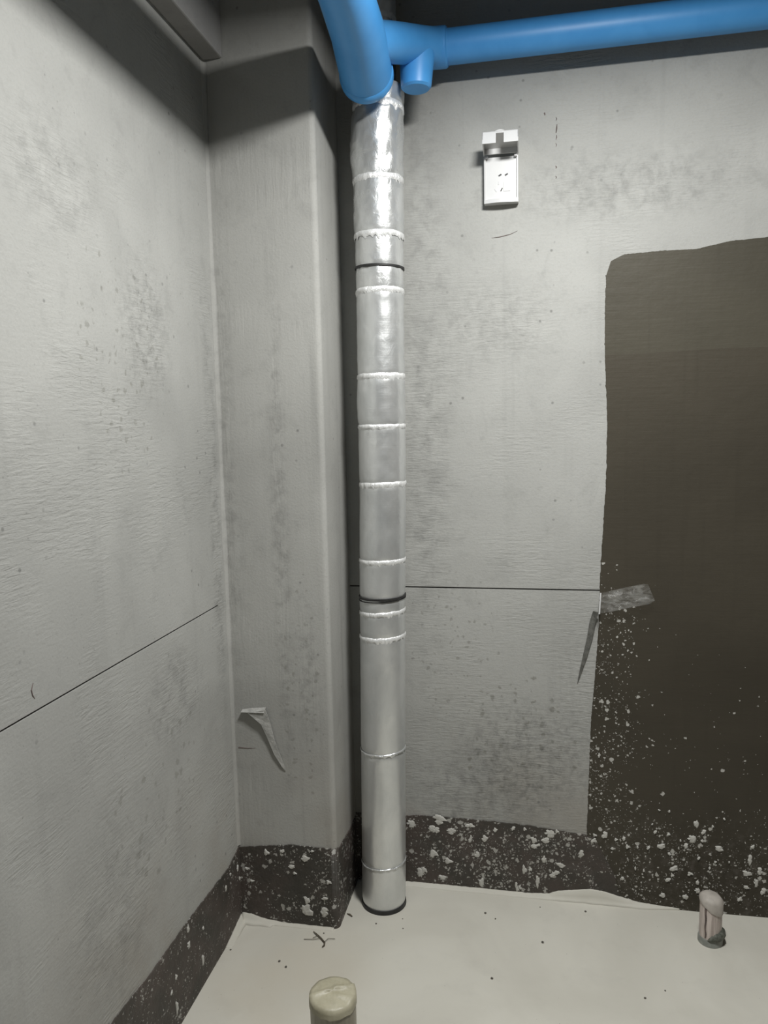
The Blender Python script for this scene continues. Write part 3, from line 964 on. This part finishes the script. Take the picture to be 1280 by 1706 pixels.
def slot(name, pts, r, mat=M_SLOT):
    bm = bmesh.new()
    c, ang, ln, wd = pts
    ca, sa = math.cos(ang), math.sin(ang)
    for s in (0,):
        vs8 = []
        for yy in (PY - 0.0008, PY + 0.002):
            for u, v in ((-ln / 2, -wd / 2), (ln / 2, -wd / 2), (ln / 2, wd / 2), (-ln / 2, wd / 2)):
                vs8.append(bm.verts.new((c[0] + u * ca - v * sa, yy, c[1] + u * sa + v * ca)))
        bm.faces.new(vs8[:4])
        for q in range(4):
            bm.faces.new((vs8[q], vs8[(q + 1) % 4], vs8[4 + (q + 1) % 4], vs8[4 + q]))
    return spart(name, bm, mat, parent=face)


cx = (SX0 + SX1) / 2
slot('pin_slot', ((cx - .003, 2.0645), 0.5, .0085, .0036), 0)
slot('pin_slot', ((cx + .014, 2.0650), 0.5, .0085, .0036), 0)
slot('pin_slot', ((cx - .007, 2.0445), math.pi / 2, .0080, .0026), 0, M_GREYLINE)
slot('pin_slot', ((cx - .015, 2.0265), 2.1, .0085, .0026), 0, M_GREYLINE)
slot('pin_slot', ((cx + .001, 2.0270), 1.05, .0090, .0026), 0, M_SLOT)
bm = bmesh.new()
box(bm, cx + .006, cx + .024, PY - .0012, PY + .002, 2.022, 2.046, .0008)
spart('rocker_switch', bm, M_WHITE, parent=face)

# lid: shallow tray built closed, then swung up about its top hinge
OPEN = math.radians(112)
hinge = Vector((0, FY, SZ1))
LH, LD = 0.108, 0.026           # height and depth of the tray


def swing(bm):
    for v in bm.verts:
        d = v.co - hinge
        # closed: hangs down (-z) in front of the face (-y)
        c_, s_ = math.cos(OPEN), math.sin(OPEN)
        y, z = d.y, d.z
        v.co = Vector((v.co.x, hinge.y + c_ * y + s_ * z, hinge.z - s_ * y + c_ * z))


LT = 0.0028
LX0, LX1 = SX0 - 0.001, SX1 + 0.001
bm = bmesh.new()
LHT = 0.062
box(bm, LX0, LX1, FY - LD, FY - LD + LT, SZ1 - LHT, SZ1, .0010)                      # main panel
box(bm, LX0, LX0 + LT, FY - LD, FY - 0.002, SZ1 - LHT, SZ1, .0008)                   # cheeks
box(bm, LX1 - LT, LX1, FY - LD, FY - 0.002, SZ1 - LHT, SZ1, .0008)
box(bm, LX0, LX1, FY - LD, FY - 0.006, SZ1 - LT, SZ1, .0008)                         # hinge side
swing(bm)
lid = spart('lid', bm, M_WHITE, label='flipped-up lid')
bm = bmesh.new()
nx0, nx1 = cx - 0.011, cx + 0.009
box(bm, LX0, nx0, FY - LD, FY + 0.010, SZ1 - LHT, SZ1 - LHT + LT, .0008)
box(bm, nx1, LX1, FY - LD, FY + 0.010, SZ1 - LHT, SZ1 - LHT + LT, .0008)
box(bm, nx0 - .001, nx1 + .001, FY - LD, FY - LD + .006, SZ1 - LHT, SZ1 - LHT + LT, .0004)
swing(bm)
spart('lid_lip', bm, M_WHITE, label='front lip of the lid with a cable notch', parent=lid)
bm = bmesh.new()
for i in range(9):
    t = i / 8
    x = cx - 0.013 + 0.024 * t
    yy = FY - LD - 0.004 * math.sin(math.pi * t)
    a = [bm.verts.new((x, yy, SZ1 - LHT - .0005)), bm.verts.new((x, FY - LD + .001, SZ1 - LHT - .0005)), bm.verts.new((x, FY - LD + .001, SZ1 - LHT + .004)), bm.verts.new((x, yy, SZ1 - LHT + .004))]
    if i:
        for q in range(4):
            bm.faces.new((pa[q], pa[(q + 1) % 4], a[(q + 1) % 4], a[q]))
    else:
        bm.faces.new(a)
    pa = a
bm.faces.new(pa[::-1])
swing(bm)
spart('lid_tab', bm, M_WHITE, parent=lid)
for hx in (SX0 + .004, SX1 - .010):
    bm = bmesh.new()
    tube(bm, [(hx, FY - .001, SZ1 - .002), (hx + .007, FY - .001, SZ1 - .002)], .0032, 14)
    spart('hinge', bm, M_GREYLINE)

# ------------------------------------------------------------------ floor pipe stubs
st = thing('drain_stub', 'short stained pinkish pipe stub rising by the brown coated wall', 'pipe stub', (0.4765, 2.040, 0))
sx, sy = 0.4765, 2.040


def stpart(name, pts, rad, mat, parent, n=36, smooth=True, label=None):
    bm = bmesh.new()
    tube(bm, pts, rad, n)
    o = link(name, bm, mat, smooth=smooth, label=label)
    md = o.modifiers.new('edge', 'EDGE_SPLIT')
    md.split_angle = math.radians(40)
    return keep(o, parent)


stpart('pipe_body', [(sx, sy, 0.0), (sx, sy, 0.118)], 0.0285, M_PVC_PINK, st)
# cap of dusty film: tilted lid folded down on the right side
bm = bmesh.new()
n = 40
top, mid, skirt = [], [], []
for k in range(n):
    a = 2 * math.pi * k / n
    d = 0.5 + 0.5 * math.cos(a - math.radians(-35))
    sk = 0.006 + 0.026 * d ** 1.5 + 0.002 * noise.noise(Vector((math.cos(a) * 3, math.sin(a) * 3, 4)))
    top.append(bm.verts.new((sx + .022 * math.cos(a), sy + .022 * math.sin(a), 0.131 - 0.004 * d)))
    mid.append(bm.verts.new((sx + .0305 * math.cos(a), sy + .0305 * math.sin(a), 0.124 - 0.008 * d)))
    skirt.append(bm.verts.new((sx + .0305 * math.cos(a), sy + .0305 * math.sin(a), 0.124 - 0.008 * d - sk)))
cv = bm.verts.new((sx, sy, 0.1315))
for k in range(n):
    q = (k + 1) % n
    bm.faces.new((cv, top[k], top[q]))
    bm.faces.new((top[k], mid[k], mid[q], top[q]))
    bm.faces.new((mid[k], skirt[k], skirt[q], mid[q]))
keep(link('cap', bm, M_CAP, smooth=True, label='dusty pinkish cap'), st)
# dark stain run on the left of the stub
bm = bmesh.new()
rows = []
for i in range(14):
    t = i / 13
    z = 0.104 - 0.085 * t
    a0 = math.radians(-128 + 6 * noise.noise(Vector((t * 4, 1, 1))))
    wdt = math.radians(5 + 7 * (1 - t) * (0.6 + 0.4 * noise.noise(Vector((t * 9, 3, 1)))))
    rows.append([bm.verts.new((sx + .0290 * math.cos(a0 + s * wdt), sy + .0290 * math.sin(a0 + s * wdt), z)) for s in (-.7, 0, .7)])
for i in range(13):
    for q in range(2):
        bm.faces.new((rows[i][q], rows[i][q + 1], rows[i + 1][q + 1], rows[i + 1][q]))
keep(link('stain_run', bm, M_STAIN, label='dark rusty run'), st)
stpart('base_ring', [(sx, sy, -0.003), (sx, sy, 0.010), (sx, sy, 0.016)], [0.0320, 0.0315, 0.0295], M_COLLAR2, st)
# clump of dark moss round the foot
bm = bmesh.new()
rows = []
for i in range(7):
    t = i / 6
    row = []
    for k in range(24):
        a = math.radians(-120 + 190 * k / 23)
        e = math.sin(math.pi * k / 23) ** 0.6
        rr = .0288 + (0.0095 * math.sin(math.pi * t) ** 0.7 + .003 * noise.noise(Vector((a * 4, t * 4, 2))) * math.sin(math.pi * t)) * e
        z = 0.012 + (0.030 * e + .004 * noise.noise(Vector((a * 5, 0, 9)))) * t
        row.append(bm.verts.new((sx + rr * math.cos(a), sy + rr * math.sin(a), z)))
    rows.append(row)
for i in range(6):
    for k in range(23):
        bm.faces.new((rows[i][k], rows[i][k + 1], rows[i + 1][k + 1], rows[i + 1][k]))
keep(link('moss_clump', bm, M_COLLAR, smooth=True, label='dark greenish grime'), st)

fx, fy, fz = -0.4235, 1.470, 0.178
st2 = thing('drain_stub', 'taped beige pipe stub standing on floor in the foreground', 'pipe stub', (fx, fy, 0))
stpart('pipe_body', [(fx, fy, 0.0), (fx, fy, fz - .012)], 0.0500, M_PVC_DIRTY, st2, 48)
stpart('base_ring', [(fx, fy, -0.003), (fx, fy, .012)], [0.056, 0.0545], M_COLLAR2, st2, 40)
# crumpled tape pulled over the mouth
bm = bmesh.new()
rows = []
nr, n = 9, 48
for i in range(nr + 1):
    row = []
    for k in range(n):
        a = 2 * math.pi * k / n
        t = i / nr
        if t < 0.78:
            r = 0.0515 * (t / 0.78)
            z = fz + 0.005 * (1 - (t / .78) ** 2)
        else:
            r = 0.0520
            z = fz - (t - 0.78) / 0.22 * (0.020 + 0.006 * noise.noise(Vector((math.cos(a) * 3, math.sin(a) * 3, 1))))
        x, y = r * math.cos(a), r * math.sin(a)
        # folds running diagonally over the top
        f1 = math.exp(-((y * 0.8 - x * 0.45 - .004) / .0045) ** 2)
        f2 = math.exp(-((y * 0.95 - x * 0.10 + .012) / .004) ** 2) * (1 if x > -.01 else 0.3)
        z += (0.0065 * f1 + .005 * f2 + .003 * noise.noise(Vector((x * 55, y * 55, 3)))) * (1 if t < .8 else .15)
        row.append(bm.verts.new((fx + x, fy + y, z)))
    rows.append(row)
for i in range(nr):
    for k in range(n):
        if i == 0:
            bm.faces.new((rows[0][k], rows[1][k], rows[1][(k + 1) % n]))
        else:
            bm.faces.new((rows[i][k], rows[i][(k + 1) % n], rows[i + 1][(k + 1) % n], rows[i + 1][k]))
bmesh.ops.remove_doubles(bm, verts=bm.verts, dist=1e-5)
keep(link('tape_cover', bm, M_TAPE, smooth=True, label='yellowed crinkled tape over the mouth'), st2)

# ------------------------------------------------------------------ bent strips sticking out of the walls


def ribbon(name, rows, mat, parent, thick=0.0008, label=None, smooth=False):
    """rows: list of (edge point a, edge point b)"""
    bm = bmesh.new()
    vv = [(bm.verts.new(a), bm.verts.new(b_)) for a, b_ in rows]
    for (a, b_), (c, d) in zip(vv, vv[1:]):
        bm.faces.new((a, b_, d, c))
    o = link(name, bm, mat, smooth=smooth, label=label)
    md = o.modifiers.new('thick', 'SOLIDIFY')
    md.thickness = thick
    md.offset = 0
    return keep(o, parent)


fs = thing('film_strip', 'clear plastic film strip sticking out at the edge of brown coating', 'plastic strip', (0.192, YB, 0.9))
Yc = YB - 0.0028
ribbon('film_sheet', [((0.190, Yc - .020, 0.928), (0.187, Yc - .024, 0.871)), ((0.215, Yc - .018, 0.934), (0.214, Yc - .026, 0.876)), ((0.262, Yc - .014, 0.945), (0.262, Yc - .024, 0.888)),
                      ((0.305, Yc - .010, 0.954), (0.318, Yc - .022, 0.900)), ((0.318, Yc - .004, 0.952), (0.335, Yc - .014, 0.908))], M_FILM, fs, .0006, smooth=True)
bm = bmesh.new()
tube(bm, [(0.1905, Yc - .021, 0.9285), (0.1870, Yc - .025, 0.8700)], 0.0022, 8)
keep(link('bright_edge', bm, M_WHITE, label='bright white folded edge'), fs)
ribbon('hanging_tail', [((0.172, YB - .004, 0.872), (0.186, YB - .016, 0.872)), ((0.163, YB - .003, 0.842), (0.178, YB - .010, 0.838)), ((0.157, YB - .002, 0.800), (0.172, YB - .007, 0.800)), ((0.146, YB - .002, 0.745), (0.158, YB - .006, 0.745)),
                        ((0.136, YB - .002, 0.695), (0.143, YB - .003, 0.695)), ((0.130, YB - .001, 0.659), (0.132, YB - .001, 0.659))], M_BLADE, fs, .001)

ps = thing('bent_strip', 'bent grey strip sticking out of the pier plaster low down', 'metal strip', (-0.75, YP, 0.6))
ribbon('strip_top', [((-0.788, YP - .001, 0.627), (-0.790, YP - .012, 0.622)), ((-0.760, YP - .001, 0.632), (-0.760, YP - .016, 0.624)), ((-0.720, YP - .001, 0.636), (-0.722, YP - .014, 0.624))], M_STRIP_GREY, ps, .002)
ribbon('hanging_tail', [((-0.768, YP - .014, 0.622), (-0.718, YP - .010, 0.632)), ((-0.732, YP - .011, 0.590), (-0.706, YP - .006, 0.590)), ((-0.716, YP - .007, 0.548), (-0.697, YP - .006, 0.545)),
                        ((-0.700, YP - .006, 0.505), (-0.684, YP - .004, 0.505)), ((-0.680, YP - .004, 0.470), (-0.672, YP - .002, 0.470)), ((-0.672, YP - .001, 0.456), (-0.670, YP - .001, 0.456))], M_STRIP_GREY, ps, .002)

# ------------------------------------------------------------------ grit and twig on the floor
PEBBLES = [(-0.1291, 2.0588, 0.0032), (-0.0997, 2.0382, 0.002), (0.1544, 2.1109, 0.0032), (0.031, 1.9582, 0.0036), (-0.0975, 1.8004, 0.0032), (-0.361, 1.9965, 0.0016), (-0.3527, 1.9554, 0.0018), (0.0262, 2.1119, 0.0018), (-0.4314, 1.9633, 0.0026), (-0.5677, 1.900, 0.0022), (-0.6547, 1.7733, 0.003), (-0.6303, 1.7559, 0.003), (-0.80, 1.7941, 0.0027), (0.2737, 1.7932, 0.0029), (0.3259, 1.8269, 0.0021)]
PLAB = ['dark grit crumb on floor, larger of the pair right of foil pipe', 'dark grit crumb on floor, smaller of the pair right of foil pipe',
        'dark grit crumb near the screed lip under the coated wall', 'dark grit crumb in the middle of the open floor',
        'dark grit crumb nearest the viewer right of foreground stub', 'tiny grit speck beside the foot of foil pipe',
        'tiny grit speck in front of the foil pipe foot', 'tiny grit speck by the back wall skirting band',
        'small grit crumb just left of the foil pipe front', 'small grit crumb at the foot of the pier corner',
        'grit crumb behind the foreground stub, left of the two', 'grit crumb behind the foreground stub, right of the two',
        'grit crumb on floor against the left wall', 'small grit crumb on the right part of open floor', 'tiny grit speck on the right part of open floor']
for (x, y, r), lb in zip(PEBBLES, PLAB):
    bm = bmesh.new()
    bmesh.ops.create_icosphere(bm, subdivisions=2, radius=r)
    for v in bm.verts:
        v.co *= 1 + 0.4 * noise.noise(v.co * 400 + Vector((x * 50, y * 50, 0)))
        v.co.z *= 0.7
        v.co += Vector((0, 0, r * 0.5 - 0.0012))
    o = link('grit_crumb', bm, M_PEBBLE)
    o.location = (x, y, 0)
    tag(o, lb, 'grit', 'grit crumbs on the floor')
bm = bmesh.new()
TW = [(-0.5975, 1.8996), (-0.5833, 1.8865), (-0.5688, 1.8751), (-0.5547, 1.8611), (-0.5527, 1.8507), (-0.5559, 1.8422)]
tube(bm, [(x, y, 0.0025 + 0.002 * math.sin(i * 1.3)) for i, (x, y) in enumerate(TW)], [.0010, .0017, .0019, .0024, .0024, .0013], 8)
tw = link('twig', bm, M_TWIG)
tag(tw, 'small bent brown twig lying on the floor before the pier', 'twig')
for q in ([(-0.580, 1.884, .003), (-0.592, 1.874, .002)], [(-0.5547, 1.863, .003), (-0.548, 1.876, .004), (-0.530, 1.880, .002)], [(-0.5688, 1.875, .003), (-0.59, 1.868, .002), (-0.615, 1.866, .001)]):
    bm = bmesh.new()
    tube(bm, q, .0007, 6)
    link('fibre', bm, M_TWIG, tw)
bm = bmesh.new()
tube(bm, [(-0.5235, 1.9914, .002), (-0.514, 1.987, .003), (-0.5054, 1.9808, .002)], [.0008, .0026, .0016], 8)
tag(link('wood_chip', bm, M_TWIG), 'small brown wood chip on floor between pier and foil pipe', 'wood chip')

# ------------------------------------------------------------------ the lamp that lights the room (hangs above the view)
lamp = thing('ceiling_lamp', 'square flat white panel lamp hanging from the ceiling above the viewer', 'lamp', LAMP_POS)
lx, ly, lz = LAMP_POS
hs = LAMP_SIZE / 2
bm = bmesh.new()
box(bm, lx - hs - .008, lx + hs + .008, ly - hs - .008, ly + hs + .008, lz + .004, lz + .016, .002)
keep(link('housing', bm, M_LAMP), lamp)
bm = bmesh.new()
tube(bm, [(lx, ly, lz + .014), (lx, ly, ZC - .02), (lx, ly, ZC)], [.004, .004, .03], 12)
keep(link('cable', bm, M_LAMP), lamp)
ld = bpy.data.lights.new('lamp_panel', 'AREA')
ld.shape = 'SQUARE'
ld.size = LAMP_SIZE
ld.energy = LAMP_WATT
ld.color = LAMP_COLOR
lo = bpy.data.objects.new('lamp_panel', ld)
COL.objects.link(lo)
lo.location = LAMP_POS
keep(lo, lamp)
